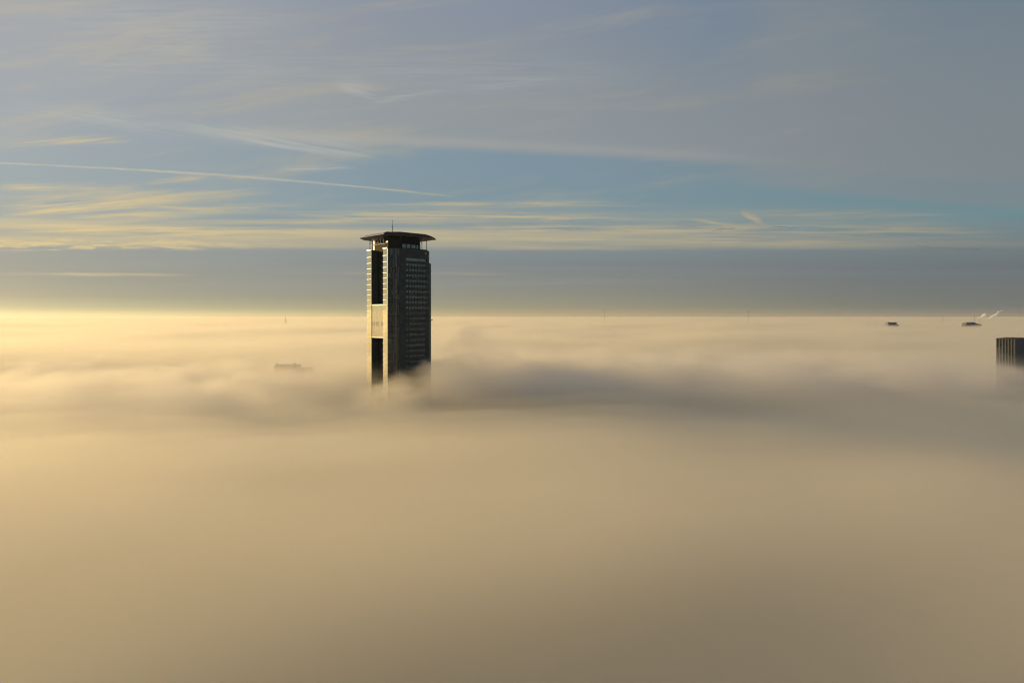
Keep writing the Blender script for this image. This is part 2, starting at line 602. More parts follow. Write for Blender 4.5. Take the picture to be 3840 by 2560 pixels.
octo = to_local([(6.2, 0), (28, 0), (34.2, 6.2), (34.2, 31.8), (28, 38), (6.2, 38), (0, 31.8), (0, 6.2)])
rings = [(offset_poly(octo, 3.9), 53.5), (offset_poly(octo, 4.75), 53.6), (offset_poly(octo, 4.75), 53.85), (offset_poly(octo, 1.4), 55.35), (offset_poly(octo, -1.6), 56.35), (offset_poly(octo, -6.5), 56.95), (offset_poly(octo, -12), 57.15)]
m = MB()
m.v = [(x, y, C0 + z) for r_, z in rings for x, y in r_]
m.f.append(tuple(reversed(range(8)))); m.m.append(1)
for i in range(len(rings) - 1):
    for k in range(8):
        k2 = (k + 1) % 8
        m.f.append((i * 8 + k, i * 8 + k2, i * 8 + 8 + k2, i * 8 + 8 + k)); m.m.append(0 if i > 0 else 1)
L = (len(rings) - 1) * 8
m.f.append(tuple(range(L, L + 8))); m.m.append(0)
roof = m.build('roof', [M['roof'], M['soffit']], tower)
# louvre blades catching the sun on the left slope
def edge_pt(ring, t):
    a, b_ = Vector(ring[7]), Vector(ring[6])          # from near end to far end of the left side
    return a + (b_ - a) * t
for off, zz, t0, t1 in ((4.3, 54.0, 0.0, 0.99), (1.5, 55.35, 0.10, 1.0)):
    b = MB()
    ring = offset_poly(octo, off)
    p, q_ = edge_pt(ring, t0), edge_pt(ring, t1)
    n_ = Vector((-1, 0))
    pts = []
    for c in (p, q_):
        for dx, dz in ((0.25, 0.0), (-0.75, 0.75), (-0.95, 0.62), (0.05, -0.12)):
            pp = c + n_ * dx
            pts.append((pp.x, pp.y, C0 + zz + dz))
    i = len(b.v)
    b.v += pts
    for fa in ((0, 1, 2, 3), (7, 6, 5, 4), (0, 4, 5, 1), (1, 5, 6, 2), (2, 6, 7, 3), (3, 7, 4, 0)):
        b.f.append(fa); b.m.append(0)
    b.build('roof_louvre', M['metal_pale'], roof)
b = MB()
r_a, r_b = offset_poly(octo, 0.9), offset_poly(octo, -1.6)
for j in range(16):
    t = (j + 0.5) / 16
    p, q_ = edge_pt(r_a, t), edge_pt(r_b, t)
    b.bar((p.x, p.y, C0 + 55.65), (q_.x, q_.y, C0 + 56.5), 0.2)
b.build('roof_rib', M['roof'], roof)
# posts and trusses that carry the roof
posts = [(0.8, 29.6), (0.8, 26.5), (24.1, 0.8), (33.2, 8), (33.2, 30), (26, 37), (8, 37)]
for x, y in posts:
    b = MB()
    lx, ly = lf(x, y)
    b.bar((lx, ly, C0 + 45.2), (lx, ly, C0 + 53.55), 0.2)
    b.build('roof_post', M['metal_dark'], tower)
b = MB()
for (x, y), (x2, y2), z1, z2 in (((24.1, .8), (22.0, .8), 49.6, 53.3), ((.8, 29.6), (.8, 26.5), 48.8, 53.3), ((.8, 26.5), (.8, 29.6), 48.8, 53.3), ((24.1, .8), (22.3, .8), 49.0, 49.0), ((24.1, .8), (22.3, .8), 46.4, 46.4), ((.8, 29.6), (.8, 26.5), 46.4, 46.4)):
    p, q_ = lf(x, y), lf(x2, y2)
    b.bar((*p, C0 + z1), (*q_, C0 + z2), 0.09)
b.build('roof_brace', M['metal_dark'], tower)
b = MB()
p, q_ = lf(0.6, 29.6), lf(0.6, 7.4)
b.bar((*p, C0 + 48.75), (*q_, C0 + 48.75), 0.2)
for l_ in (11.5, 14.8, 18.1, 21.4, 24.5):
    p = lf(0.6, l_)
    for dl, dr in ((-1.1, -1.6), (1.1, -1.6)):
        q_ = lf(0.6 + dr, l_ + dl)
        b.bar((*p, C0 + 48.8), (*q_, C0 + 53.45), 0.11)
b.build('roof_truss', M['metal_white'], tower)
for l0, l1 in ((23.9, 26.2), (6.35, 7.3)):
    b = MB()
    b.fbox(lf(0, 0), (0, 1), (-1, 0), l0, l1, C0 + 45.2, C0 + (52.6 if l0 > 20 else 49.2), -1.6, -0.9)
    if l0 < 20:
        b.fbox(lf(0, 0), (0, 1), (-1, 0), 6.2, 8.6, C0 + 49.2, C0 + 50.1, -1.9, -0.3)
    b.build('roof_pier', M['metal_white'], tower)
# antenna
b = MB()
b.bar((-1.2, 6.0, C0 + 56.6), (-1.2, 6.0, C0 + 64.4), 0.24, 0, 0.17)
b.bar((-1.2, 6.0, C0 + 64.4), (-1.2, 6.0, C0 + 67.6), 0.13, 0, 0.07)
for z, w_ in ((67.0, .8), (62.5, 1.1)):
    b.bar((-1.2 - w_ * .7, 6.0 + w_ * .7, C0 + z), (-1.2 + w_ * .7, 6.0 - w_ * .7, C0 + z), 0.06)
b.bar((-3.0, 7.8, C0 + 56.6), (-1.2, 6.0, C0 + 62.0), 0.05)
b.build('antenna', M['metal_dark'], tower)

# ------------------------------------------------------------------ block at the right edge
def block_frame(px, py, depth, rz):
    x, y, z = at(px, py, depth)
    return x, y, z


bx, by, bz = at(3808, 1271, 520)
blk = tag(empty('office_block', (bx, by, 0), rot), 'flat-topped block with pale upright fins at the right edge of the fog', 'building')
m = MB()
m.box(0, 36, 0, 12.3, 0.2, bz)
m.build('facade_wall', M['dark_render'], blk)
for j in range(7):
    b = MB()
    a = 0.35 + j * 1.93
    b.box(-0.45, -0.01, a - 0.22, a + 0.22, 0.5, bz - 0.3)
    b.build('facade_fin', M['concrete'], blk)
for j in range(6):
    b = MB()
    a = 0.35 + (j + .5) * 1.93
    n = 9
    for k in range(n):
        b.box(-0.12, -0.01, a - 0.6, a + 0.25, bz - 4.3 - k * 3.7, bz - 1.0 - k * 3.7, random.choice([0, 0, 1]))
    b.build('window_column', [M['glass_mid'], M['glass_blind']], blk)
b = MB()
b.box(-0.2, 36.2, -0.2, 12.5, bz, bz + 0.35)
b.build('parapet', M['dark_render'], blk)
b = MB()
b.box(0.6, 1.8, 0.6, 1.9, bz + 0.35, bz + 1.2)
b.box(2.6, 3.6, 2.0, 3.0, bz + 0.35, bz + 1.1)
b.build('roof_vent', M['metal_dark'], blk)

# ------------------------------------------------------------------ half-drowned roofs
def part_box(parent, name, mat, *dims):
    b_ = MB()
    b_.box(*dims)
    return b_.build(name, mat, parent)


x, y, z = at(1092, 1369, 560)
bl = tag(empty('apartment_block', (x, y, 0)), 'stepped flat roof with two small chimneys, faint in the fog left of the tower', 'building')
part_box(bl, 'main_block', M['brick'], -14.0, 3.4, 0, 14, 0.2, z)
part_box(bl, 'lower_wing', M['brick'], 3.4, 14.0, 0.5, 14, 0.2, z - 2.6)
part_box(bl, 'chimney', M['brick'], -12.9, -12.1, 2, 3, z, z + 1.8)
part_box(bl, 'chimney', M['brick'], 1.6, 2.5, 2, 3, z, z + 1.9)
x, y, z = at(2398, 1366, 600)
bl = tag(empty('apartment_block', (x, y, 0)), 'blurred dark block almost drowned in the fog right of the tower', 'building')
part_box(bl, 'main_block', M['stone_dark'], -6.5, 6.5, 0, 12, 0.2, z)
part_box(bl, 'roof_box', M['stone_dark'], -3, 2, 3, 8, z, z + 2)
x, y, z = at(1613, 1197.5, 4300)
bl = tag(empty('apartment_block', (x, y, 0)), 'tiny flat roof showing just behind the right side of the tower', 'building')
part_box(bl, 'main_block', M['far_wall'], -26, 14, 0, 20, 0.2, z)

x, y, z = at(3347, 1208.5, 2600)
bl = tag(empty('far_block', (x, y, 0)), 'small distant roof with a broad base, left one of two on the foggy horizon', 'building')
part_box(bl, 'upper_block', M['far_wall'], -12, 16, 0, 25, 0.2, z)
part_box(bl, 'roof_box', M['far_wall'], -15, -12.2, 2, 8, 0.2, z + 2)
part_box(bl, 'lower_block', M['far_wall'], -19, 22, -4, 30, 0.2, z - 8.5)
x, y, z = at(3645, 1209, 2600)
bl = tag(empty('far_block', (x, y, 0)), 'small distant domed roof below the steam, right one of two on the foggy horizon', 'building')
b = MB()
b.prism([(-22, 0), (22, 0), (22, 26), (-22, 26)], 0.2, z - 5)
i = len(b.v)
b.v += [(-22, 0, z - 5), (22, 0, z - 5), (22, 26, z - 5), (-22, 26, z - 5), (-14, 5, z + .5), (10, 5, z + 1), (10, 20, z + 1), (-14, 20, z + .5)]
for fa in ((4, 5, 6, 7), (0, 1, 5, 4), (1, 2, 6, 5), (2, 3, 7, 6), (3, 0, 4, 7)):
    b.f.append(tuple(i + k for k in fa)); b.m.append(0)
b.build('domed_hall', M['far_wall'], bl)
part_box(bl, 'side_block', M['concrete'], -33, -29, 2, 12, 0.2, z - 6)
part_box(bl, 'side_block', M['far_wall'], 26, 38, 2, 12, 0.2, z - 6)

# ------------------------------------------------------------------ masts on the horizon
def mast(px, ptop, depth, r, label, lattice=False):
    x_, y_, z_ = at(px, ptop, depth)
    e = tag(empty('radio_mast', (x_, y_, 0)), label, 'mast')
    b_ = MB()
    if lattice:
        w_ = 9
        for sx, sy in ((1, 1), (1, -1), (-1, 1), (-1, -1)):
            b_.bar((sx * w_, sy * w_, 0.2), (sx * 1.0, sy * 1.0, z_ - 20), .28, 0, .2)
        for k in range(9):
            zz = (z_ - 20) * (0.4 + k * .065)
            ww = w_ * (1 - zz / (z_ - 20)) + 1.0
            b_.bar((-ww, -ww, zz), (ww, -ww, zz), .16)
            b_.bar((-ww, -ww, zz), (ww, -ww, zz + 9), .14)
        b_.build('lattice_tower', M['metal_dark'], e)
        c_ = MB()
        c_.bar((0, 0, z_ - 21), (0, 0, z_), .3, 0, .2)
        c_.build('mast_tip', M['metal_dark'], e)
    else:
        b_.bar((0, 0, 0.2), (0, 0, z_), r, 0, r * .75)
        b_.build('mast_pole', M['metal_dark'], e)
        c_ = MB()
        c_.bar((-r * 2, 0, z_ - 6), (r * 2, 0, z_ - 6), r * .5)
        c_.bar((0, 0, z_ - 5), (0, 0, z_ - 1), r * 1.5)
        c_.build('mast_head', M['metal_dark'], e)


mast(1071, 1179, 2600, 1, 'faint pyramid-shaped lattice mast on the bright horizon left of the tower', True)
mast(2267, 1161, 3200, .4, 'thin pale mast on the horizon nearest the right side of the tower')
mast(2808, 1165, 3000, .55, 'thin dark mast standing alone on the middle of the right horizon')
mast(3533, 1184, 3000, .4, 'short thin mast on the horizon between the two small distant roofs')
mast(3655, 1181, 3000, .4, 'left one of two short masts beside the steam plumes')
mast(3672, 1179, 3000, .4, 'right one of two short masts, touching the first steam plume')

# ------------------------------------------------------------------ steam
def plume(blobs, depth, label):
    import bmesh
    bm = bmesh.new()
    for px, py, rp in blobs:
        x_, y_, z_ = at(px, py, depth)
        mt = Matrix.Translation((x_, y_ + random.uniform(-4, 4), z_)) @ Matrix.Diagonal((1.15, 1.2, 0.85, 1))
        bmesh.ops.create_icosphere(bm, subdivisions=3, radius=1.25 * rp * depth / 2560, matrix=mt)
    me = bpy.data.meshes.new('steam_plume')
    bm.to_mesh(me)
    bm.free()
    me.materials.append(volume_mat('steam', 0.14, 0.3))
    o_ = bpy.data.objects.new('steam_plume', me)
    col.objects.link(o_)
    rm = o_.modifiers.new('union', 'REMESH')
    rm.mode = 'VOXEL'
    rm.voxel_size = 1.6
    tx = bpy.data.textures.new('puffs', 'CLOUDS')
    tx.noise_scale = 9
    dm = o_.modifiers.new('puffs', 'DISPLACE')
    dm.texture = tx
    dm.strength = 5
    dm.texture_coords = 'GLOBAL'
    tag(o_, label, 'steam')


plume([(3668, 1196, 2), (3673, 1193, 3), (3679, 1190, 4), (3685, 1187, 5), (3691, 1182, 6), (3697, 1181, 4.5), (3693, 1178, 4)], 4000,
      'left and rounder of two sunlit steam plumes over the distant domed roof')
plume([(3706, 1195, 2), (3714, 1193, 4), (3721, 1188, 5), (3727, 1184, 4.5), (3734, 1180, 5), (3740, 1176, 3.5), (3746, 1169, 3), (3754, 1166, 2.5)], 4000,
      'right and longer of two sunlit steam plumes, trailing up to the right')

# ------------------------------------------------------------------ birds
def bird_mesh(lift):
    b_ = MB()
    prof = [(-.42, .015), (-.3, .07), (-.1, .12), (.08, .11), (.2, .06), (.34, .035), (.44, .04), (.52, .008)]
    n = 6
    for s, r_ in prof:
        for k in range(n):
            t = 2 * math.pi * k / n
            b_.v.append((s, r_ * math.cos(t), r_ * math.sin(t) * .9))
    for i_ in range(len(prof) - 1):
        for k in range(n):
            k2 = (k + 1) % n
            b_.f.append((i_ * n + k, i_ * n + k2, (i_ + 1) * n + k2, (i_ + 1) * n + k)); b_.m.append(0)
    for sg in (1, -1):
        i_ = len(b_.v)
        e = [(.14, .08, .05), (-.14, .08, .05), (.16, .42, .05 + lift * .6), (-.12, .42, .05 + lift * .6), (-.02, .82, .05 + lift), (-.12, .82, .05 + lift)]
        for x_, y_, z_ in e:
            b_.v.append((x_, sg * y_, z_))
        for x_, y_, z_ in e:
            b_.v.append((x_, sg * y_, z_ - .035))
        for fa in ((0, 1, 3, 2), (2, 3, 5, 4), (6, 8, 9, 7), (8, 10, 11, 9), (0, 2, 8, 6), (2, 4, 10, 8), (4, 5, 11, 10), (5, 3, 9, 11), (3, 1, 7, 9)):
            b_.f.append(tuple(i_ + k for k in fa)); b_.m.append(0)
    me = bpy.data.meshes.new('bird')
    me.from_pydata(b_.v, [], b_.f)
    me.materials.append(M['bird'])
    me.update()
    return me


birds = [bird_mesh(l) for l in (.38, .15, -.12, .28)]


def flock(pts, group, label, depth, heading):
    for px, py in pts:
        o_ = bpy.data.objects.new('bird', random.choice(birds))
        o_.location = at(2600 + px * .5272, 780 + py * .5272, depth + random.uniform(-8, 8))
        o_.rotation_euler = (0, R(random.uniform(-6, 6)), R(heading + random.uniform(-8, 8)))
        s_ = random.uniform(1.3, 1.6)
        o_.scale = (s_, s_, s_)
        col.objects.link(o_)
        tag(o_, label, 'bird', group)


flock([(147, 164), (165, 166), (192, 169), (198, 171), (180, 155), (190, 153), (200, 150), (212, 152), (224, 150), (247, 150), (263, 148), (270, 148), (282, 146), (288, 145)],
      'birds of the left flock', 'dark bird in the loose left flock below the bright cloud wisp', 760, 30)
flock([(458, 128), (477, 131)], 'pair of birds between flocks', 'dark bird of the pair flying ahead of the middle line of birds', 760, 160)
flock([(568, 132), (585, 135), (602, 134), (617, 136), (632, 136), (652, 136), (668, 140), (688, 143), (704, 142), (722, 141), (735, 140), (742, 139)],
      'birds of the middle line', 'dark bird in the short middle line of birds on grey sky', 760, 20)
flock([(1605, 271), (1622, 273), (1640, 276), (1660, 279), (1673, 283), (1690, 285), (1698, 289), (1713, 287), (1730, 286), (1748, 285), (1762, 286), (1780, 287), (1800, 287),
       (1810, 289), (1823, 286), (1848, 285), (1873, 288), (1892, 289), (1908, 289), (1926, 288), (1948, 290), (1968, 293), (1990, 291), (2008, 291), (2020, 293), (2030, 296)],
      'birds of the long right line', 'dark bird in the long lowest line of birds at the right', 760, 25)

# ------------------------------------------------------------------ sun
sd = bpy.data.lights.new('sun', 'SUN')
sd.energy = 4.1
sd.angle = R(0.55)
sd.color = (1.0, 0.685, 0.27)
so = bpy.data.objects.new('sun', sd)
dirv = Vector((math.sin(R(SUN_AZ)) * math.cos(R(SUN_EL)), math.cos(R(SUN_AZ)) * math.cos(R(SUN_EL)), math.sin(R(SUN_EL))))
so.rotation_euler = dirv.to_track_quat('Z', 'Y').to_euler()
so.location = (-300, 200, 300)
col.objects.link(so)

# ------------------------------------------------------------------ sky
w = bpy.data.worlds.new('World')
scene.world = w
w.use_nodes = True
nt = w.node_tree
nt.nodes.clear()
NL = nt.links


class E:
    """a float socket with arithmetic"""
    def __init__(self, s): self.s = s
    def __add__(a, b): return mth('ADD', a, b)
    def __radd__(a, b): return mth('ADD', b, a)
    def __sub__(a, b): return mth('SUBTRACT', a, b)
    def __rsub__(a, b): return mth('SUBTRACT', b, a)
    def __mul__(a, b): return mth('MULTIPLY', a, b)
    def __rmul__(a, b): return mth('MULTIPLY', b, a)
    def __truediv__(a, b): return mth('DIVIDE', a, b)
    def __rtruediv__(a, b): return mth('DIVIDE', b, a)
    def __neg__(a): return mth('MULTIPLY', a, -1.0)


def mth(op, *args):
    n = nt.nodes.new('ShaderNodeMath')
    n.operation = op
    for i_, a in enumerate(args):
        if isinstance(a, E): NL.new(a.s, n.inputs[i_])
        else: n.inputs[i_].default_value = float(a)
    return E(n.outputs[0])


def ss(lo, hi, x_, a=0.0, b=1.0):
    n = nt.nodes.new('ShaderNodeMapRange')
    n.interpolation_type = 'SMOOTHSTEP'
    if lo > hi:
        lo, hi, a, b = hi, lo, b, a
    for nm, v_ in (('From Min', lo), ('From Max', hi), ('To Min', a), ('To Max', b)):
        n.inputs[nm].default_value = v_
    NL.new(x_.s, n.inputs['Value'])
    return E(n.outputs[0])


def clamp01(x_): return mth('MINIMUM', mth('MAXIMUM', x_, 0.0), 1.0)
def gauss(x_, wd): return mth('EXPONENT', -((x_ / wd) * (x_ / wd)))


def vec(x_, y_, z_=0.0):
    n = nt.nodes.new('ShaderNodeCombineXYZ')
    for i_, a in enumerate((x_, y_, z_)):
        if isinstance(a, E): NL.new(a.s, n.inputs[i_])
        else: n.inputs[i_].default_value = float(a)
    return n.outputs[0]


def noise(x_, y_, z_=0.0, detail=4, rough=0.5, dist=0.0):
    n = nt.nodes.new('ShaderNodeTexNoise')
    n.inputs['Scale'].default_value = 1.0
    n.inputs['Detail'].default_value = detail
    n.inputs['Roughness'].default_value = rough
    n.inputs['Distortion'].default_value = dist
    NL.new(vec(x_, y_, z_), n.inputs['Vector'])
    return E(n.outputs['Fac'])


def ramp(x_, stops):
    n = nt.nodes.new('ShaderNodeValToRGB')
    cr = n.color_ramp
    cr.interpolation = 'EASE' if False else 'LINEAR'
    stops = sorted(stops)
    while len(cr.elements) < len(stops):
        cr.elements.new(0.5)
    for e, (p_, c_) in zip(cr.elements, stops):
        e.position = p_
        e.color = c_
    NL.new(x_.s, n.inputs[0])
    return n.outputs[0]


def mixc(f_, a, b, mode='MIX'):
    n = nt.nodes.new('ShaderNodeMix')
    n.data_type = 'RGBA'
    n.blend_type = mode
    for nm, v_ in (('Factor', f_), ('A', a), ('B', b)):
        s_ = [i_ for i_ in n.inputs if i_.name == nm and i_.enabled][0]
        if isinstance(v_, E): NL.new(v_.s, s_)
        elif hasattr(v_, 'links'): NL.new(v_, s_)
        else: s_.default_value = v_
    return [o_ for o_ in n.outputs if o_.enabled][0]


tc = nt.nodes.new('ShaderNodeTexCoord')
sep = nt.nodes.new('ShaderNodeSeparateXYZ')
NL.new(tc.outputs['Generated'], sep.inputs[0])
dx, dy, dz = (E(o_) for o_ in sep.outputs)
hor = mth('SQRT', dx * dx + dy * dy)
V = dz / mth('MAXIMUM', hor, 0.02)                     # tangent of the elevation
Vp = mth('MAXIMUM', V, 0.0)
cosg = (dx * dirv.x + dy * dirv.y) / mth('MAXIMUM', hor, 0.02) / math.hypot(dirv.x, dirv.y)
gam = mth('ARCCOSINE', mth('MINIMUM', mth('MAXIMUM', cosg, -1.0), 1.0)) * (180 / math.pi)   # bearing away from the sun
# cloud sheet coordinates: a high flat layer, north distance against east distance
yy = mth('MAXIMUM', dy, 0.03)
X = dx / yy
Y = mth('MAXIMUM', dz, 0.0) / yy
XA = mth('ABSOLUTE', X)
front = ss(0.80, 0.765, XA) * ss(0.475, 0.455, Y)
clouded = mth('GREATER_THAN', dy, 0.05) * mth('LESS_THAN', XA, 0.80) * mth('LESS_THAN', Y, 0.475)   # where the cloud field lies

sky = nt.nodes.new('ShaderNodeTexSky')
sky.sky_type = 'NISHITA'
sky.sun_disc = False
NL.new(vec(dx, dy, mth('MAXIMUM', dz, 0.012)), sky.inputs['Vector'])
sky.sun_elevation = R(SUN_EL)
sky.sun_rotation = R(SUN_AZ)
sky.altitude = 100
sky.air_density = 1.0
sky.dust_density = 1.0
sky.ozone_density = 1.0
SKYK = 0.05
SK_TEST = False

sunny = [(0.0, lin(250, 234, 172)), (.002, lin(248, 232, 172)), (.010, lin(196, 194, 158)), (.025, lin(164, 165, 150)), (.055, lin(152, 155, 150)), (.078, lin(152, 157, 154)),
         (.12, lin(152, 166, 170)), (.18, lin(160, 171, 176)), (.245, lin(166, 172, 178)), (.37, lin(172, 174, 178)), (.7, lin(165, 172, 184)), (1, lin(150, 160, 180))]
middle = [(0.0, lin(190, 174, 134)), (.003, lin(186, 171, 132)), (.014, lin(160, 156, 133)), (.033, lin(145, 146, 137)), (.072, lin(130, 136, 140)), (.1, lin(133, 143, 147)),
          (.15, lin(130, 153, 163)), (.23, lin(130, 153, 166)), (.307, lin(146, 153, 160)), (.463, lin(143, 152, 167)), (.7, lin(130, 142, 162)), (1, lin(118, 132, 156))]
away = [(0.0, lin(144, 136, 120)), (.003, lin(138, 132, 119)), (.011, lin(118, 123, 120)), (.027, lin(112, 118, 119)), (.058, lin(107, 115, 123)), (.08, lin(114, 125, 130)),
        (.12, lin(112, 142, 151)), (.17, lin(115, 142, 151)), (.20, lin(122, 139, 148)), (.245, lin(124, 136, 147)), (.37, lin(98, 127, 150)), (.7, lin(90, 110, 140)), (1, lin(84, 104, 134))]
r1, r2, r3 = ramp(Vp, sunny), ramp(Vp, middle), ramp(Vp, away)
base = mixc(ss(18, 62, gam), r1, r2)
base = mixc(ss(55, 102, gam), base, r3)
# glow close around the sun's bearing
glow = gauss(gam, 17.0) * mth('EXPONENT', -(Vp / 0.018))
base = mixc(glow * 0.65, base, lin(255, 232, 165, 1.5))

clear_sky = base
streak_c = mixc(ss(15, 60, gam), lin(228, 204, 150), lin(196, 182, 148))
streak_c = mixc(ss(60, 104, gam), streak_c, lin(158, 151, 136))
sheet_c = mixc(ss(15, 60, gam), lin(176, 178, 178), lin(158, 161, 161))
sheet_c = mixc(ss(55, 100, gam), sheet_c, lin(132, 140, 145))

wx = noise(X * 2.2, Y * 7.0, 3.1, 3) - 0.5
wy = noise(X * 2.2, Y * 9.0, 9.7, 3) - 0.5
# high thin sheet with a clean lower edge sinking to the right
def curve(pts, deg):
    c_ = np.polyfit([(px - 1920) / 2560 for px, py in pts], [(1185 - py) / 2560 for px, py in pts], deg)
    r_ = float(c_[0])
    for k_ in c_[1:]:
        r_ = X * r_ + float(k_)
    return r_
edge = curve([(850, 520), (1300, 542), (1920, 563), (2490, 600), (2820, 628), (3140, 645), (3840, 690)], 2) + wy * 0.008
sheet = ss(-0.007, 0.010, Y - edge) * ss(-0.50, -0.36, X)
rim = gauss(Y - edge - 0.009, 0.008) * ss(-0.48, -0.38, X) * ss(0.55, 0.1, X)
tex = noise(X * 3.0 + wx * 0.6, Y * 16.0 + X * 2.0, 1.3, 5, 0.55)
sheet = sheet * (0.45 + 0.75 * tex) * ss(0.46, 0.24, Y)
colr = mixc(clamp01(sheet * 0.85) * front, base, sheet_c)
# second, fainter veil low on the right
edge2 = curve([(2600, 690), (2980, 718), (3300, 751), (3560, 771), (3840, 790)], 2) + wy * 0.008
veil = ss(-0.004, 0.012, Y - edge2) * ss(0.28, 0.42, X) * 0.62
colr = mixc(clamp01(rim * 0.45) * front, colr, mixc(ss(15, 70, gam), lin(205, 200, 180), lin(168, 166, 164)))
colr = mixc(veil * front, colr, sheet_c)

# fine cirrus texture over the upper sky
cir = ss(0.48, 0.72, noise(X * 2.5 + wx * 0.8, Y * 22.0 - X * 3.0 + wy * 1.5, 5.5, 6, 0.6)) * ss(0.12, 0.2, Y) * ss(1.0, 0.1, X)
colr = mixc(cir * 0.28 * front, colr, streak_c)
# streak clouds: a band of long lit streaks with a sharp base
def streaks(fx, fy, seed, lo, hi, tilt=0.0, wr=1.2):
    return ss(lo, hi, noise(X * fx + wx * wr, (Y + X * tilt) * fy + wy * wr, seed, 6, 0.58))
band = ss(0.093, 0.105, Y + (noise(X * 5, 0.0, 6.6, 4) - 0.5) * 0.016) * ss(0.175, 0.12, Y)
st = streaks(1.6, 62.0, 2.2, 0.42, 0.66)
side = ss(0.75, -0.1, X, 0.35, 1.0)
colr = mixc(clamp01(band * st * side * 0.55) * front, colr, streak_c)
# thicker lit base of the band
b2 = ss(0.096, 0.105, Y + (noise(X * 4, 0.0, 16.6, 4) - 0.5) * 0.018) * ss(0.135, 0.108, Y)
st2 = streaks(2.2, 48.0, 7.7, 0.30, 0.58)
colr = mixc(clamp01(b2 * st2 * side * 0.55) * front, colr, streak_c)
# fanned cirrus at the left
fan = ss(0.19, 0.16, Y) * ss(0.115, 0.13, Y) * ss(-0.30, -0.55, X)
st3 = streaks(1.8, 46.0, 12.1, 0.40, 0.62, -0.05, 1.8)
colr = mixc(clamp01(fan * st3) * 0.4 * front, colr, streak_c)
# ripples on the underside at the left
rip = ss(0.096, 0.101, Y + (noise(X * 17, 0.0, 3.3, 3) - 0.5) * 0.014) * ss(0.119, 0.108, Y) * ss(-0.30, -0.5, X)
rp = ss(0.42, 0.62, noise(X * 24 + wx * 2, Y * 200, 4.4, 3))
colr = mixc(rip * rp * 0.85 * front, colr, streak_c)
# contrail
cq = np.polyfit([(p - 1920) / 2560 for p in (0, 350, 800, 1080, 1350, 1700)], [(1185 - p) / 2560 for p in (612, 628, 655, 679, 698, 738)], 3)
ctr = float(cq[0]) * X * X * X + float(cq[1]) * X * X + float(cq[2]) * X + float(cq[3]) + (noise(X * 40, 0.0, 8.8, 5) - 0.5) * 0.0018
fray = noise(X * 60, Y * 160, 2.9, 4)
cw_ = mth('MAXIMUM', 0.0010 + 0.0008 * ss(-0.75, -0.40, X) - 0.0011 * ss(-0.35, -0.15, X), 0.0006)
trail = gauss((Y - ctr) / cw_, 1.0) * ss(-0.06, -0.22, X, 0.0, 1.0) * (0.10 + 1.1 * fray)
colr = mixc(clamp01(trail * (0.25 + 1.0 * noise(X * 17, 3.0, 12.2, 3))) * front, colr, mixc(ss(15, 60, gam), lin(226, 208, 168), lin(205, 196, 172)))
SLOPES = [-0.18, -0.06, 0.0, 0.10]
fibres = [noise(X * 10, (Y - X * sl_) * 240, 3.3 + k_, 5, 0.62) for k_, sl_ in enumerate(SLOPES)]
wob = noise(X * 11, 0.0, 1.7, 4) - 0.5
# single strokes of cirrus, each along a shallow arc
def stroke(pts, wd, amt, seed, fibre=1.0, soft=0.25, col_=None, up=0.0):
    """pts: three bearings along the stroke; wd: half width; up: extra width on the upper side"""
    global X, clear_s, clear_w
    q_ = [((px - 1920) / 2560, (1185 - py) / 2560) for px, py in pts]
    (x0, y0), (x1, y1), (x2, y2) = q_
    a, b, c = np.polyfit([x0, x1, x2], [y0, y1, y2], 2)
    ctr_ = float(a) * X * X + float(b) * X + (float(c) + wob * (wd * (0.9 if seed % 2 < 1 else -0.9)))
    d = Y - ctr_
    ln = x2 - x0
    tap = ss(x0, x0 + ln * soft, X) * ss(x2, x2 - ln * soft, X)
    if up:
        d = mth('MINIMUM', d, 0.0) / wd + mth('MAXIMUM', d, 0.0) / (wd + up)
        prof = gauss(d, 1.0)
    else:
        prof = gauss(d, wd)
    slope_ = float(2 * a * x1 + b)
    fib = fibres[min(range(4), key=lambda k_: abs(SLOPES[k_] - slope_))]
    gap = 1.0 - mth('MINIMUM', prof * tap * amt * ss(0.25, 0.72, fib), 1.0)
    if col_ is None:
        clear_s = clear_s * gap
        X = X + clear_s * 1e-9            # keeps the strokes evaluated one after another
    else:
        clear_w = clear_w * gap
        X = X + clear_w * 1e-9


clear_s = mth('ADD', X * 0.0001, 1.0)
clear_w = mth('ADD', X * 0.0001, 1.0)
white_c = mixc(ss(15, 60, gam), lin(205, 202, 186), lin(180, 182, 180))
# faint feathers high up
stroke([(1235, 322), (1330, 345), (1440, 382)], .005, .9, 1.5, 1.0, .45, white_c, .010)
stroke([(1360, 392), (1520, 362), (1720, 340)], .004, .8, 2.5, 1.2, .4, white_c)
stroke([(1650, 345), (1850, 322), (2150, 290)], .006, .35, 2.9, 1.0, .4, white_c)
stroke([(0, 90), (500, 70), (1300, 110)], .03, .35, 21.5, .5, .4, white_c)
stroke([(0, 250), (600, 235), (1300, 300)], .035, .30, 22.5, .5, .4, white_c)
stroke([(700, 300), (1500, 270), (2600, 330)], .03, .30, 23.5, .5, .4, white_c)
stroke([(-60, 562), (200, 537), (540, 530)], .0035, .8, 3.5, 1.0, .35, None, .003)
stroke([(-60, 400), (300, 430), (800, 520)], .012, .4, 3.9, .7, .35, white_c)
stroke([(500, 440), (820, 495), (1500, 545)], .012, .55, 4.1, .8, .35, white_c)
stroke([(850, 528), (1120, 556), (1440, 602)], .0035, .75, 4.5, 1.2, .3, white_c, .007)
stroke([(1010, 640), (1180, 630), (1370, 628)], .0035, .9, 5.5, 1.2, .4, white_c)
stroke([(520, 698), (640, 680), (800, 668)], .004, .7, 6.5, 1.2, .35)
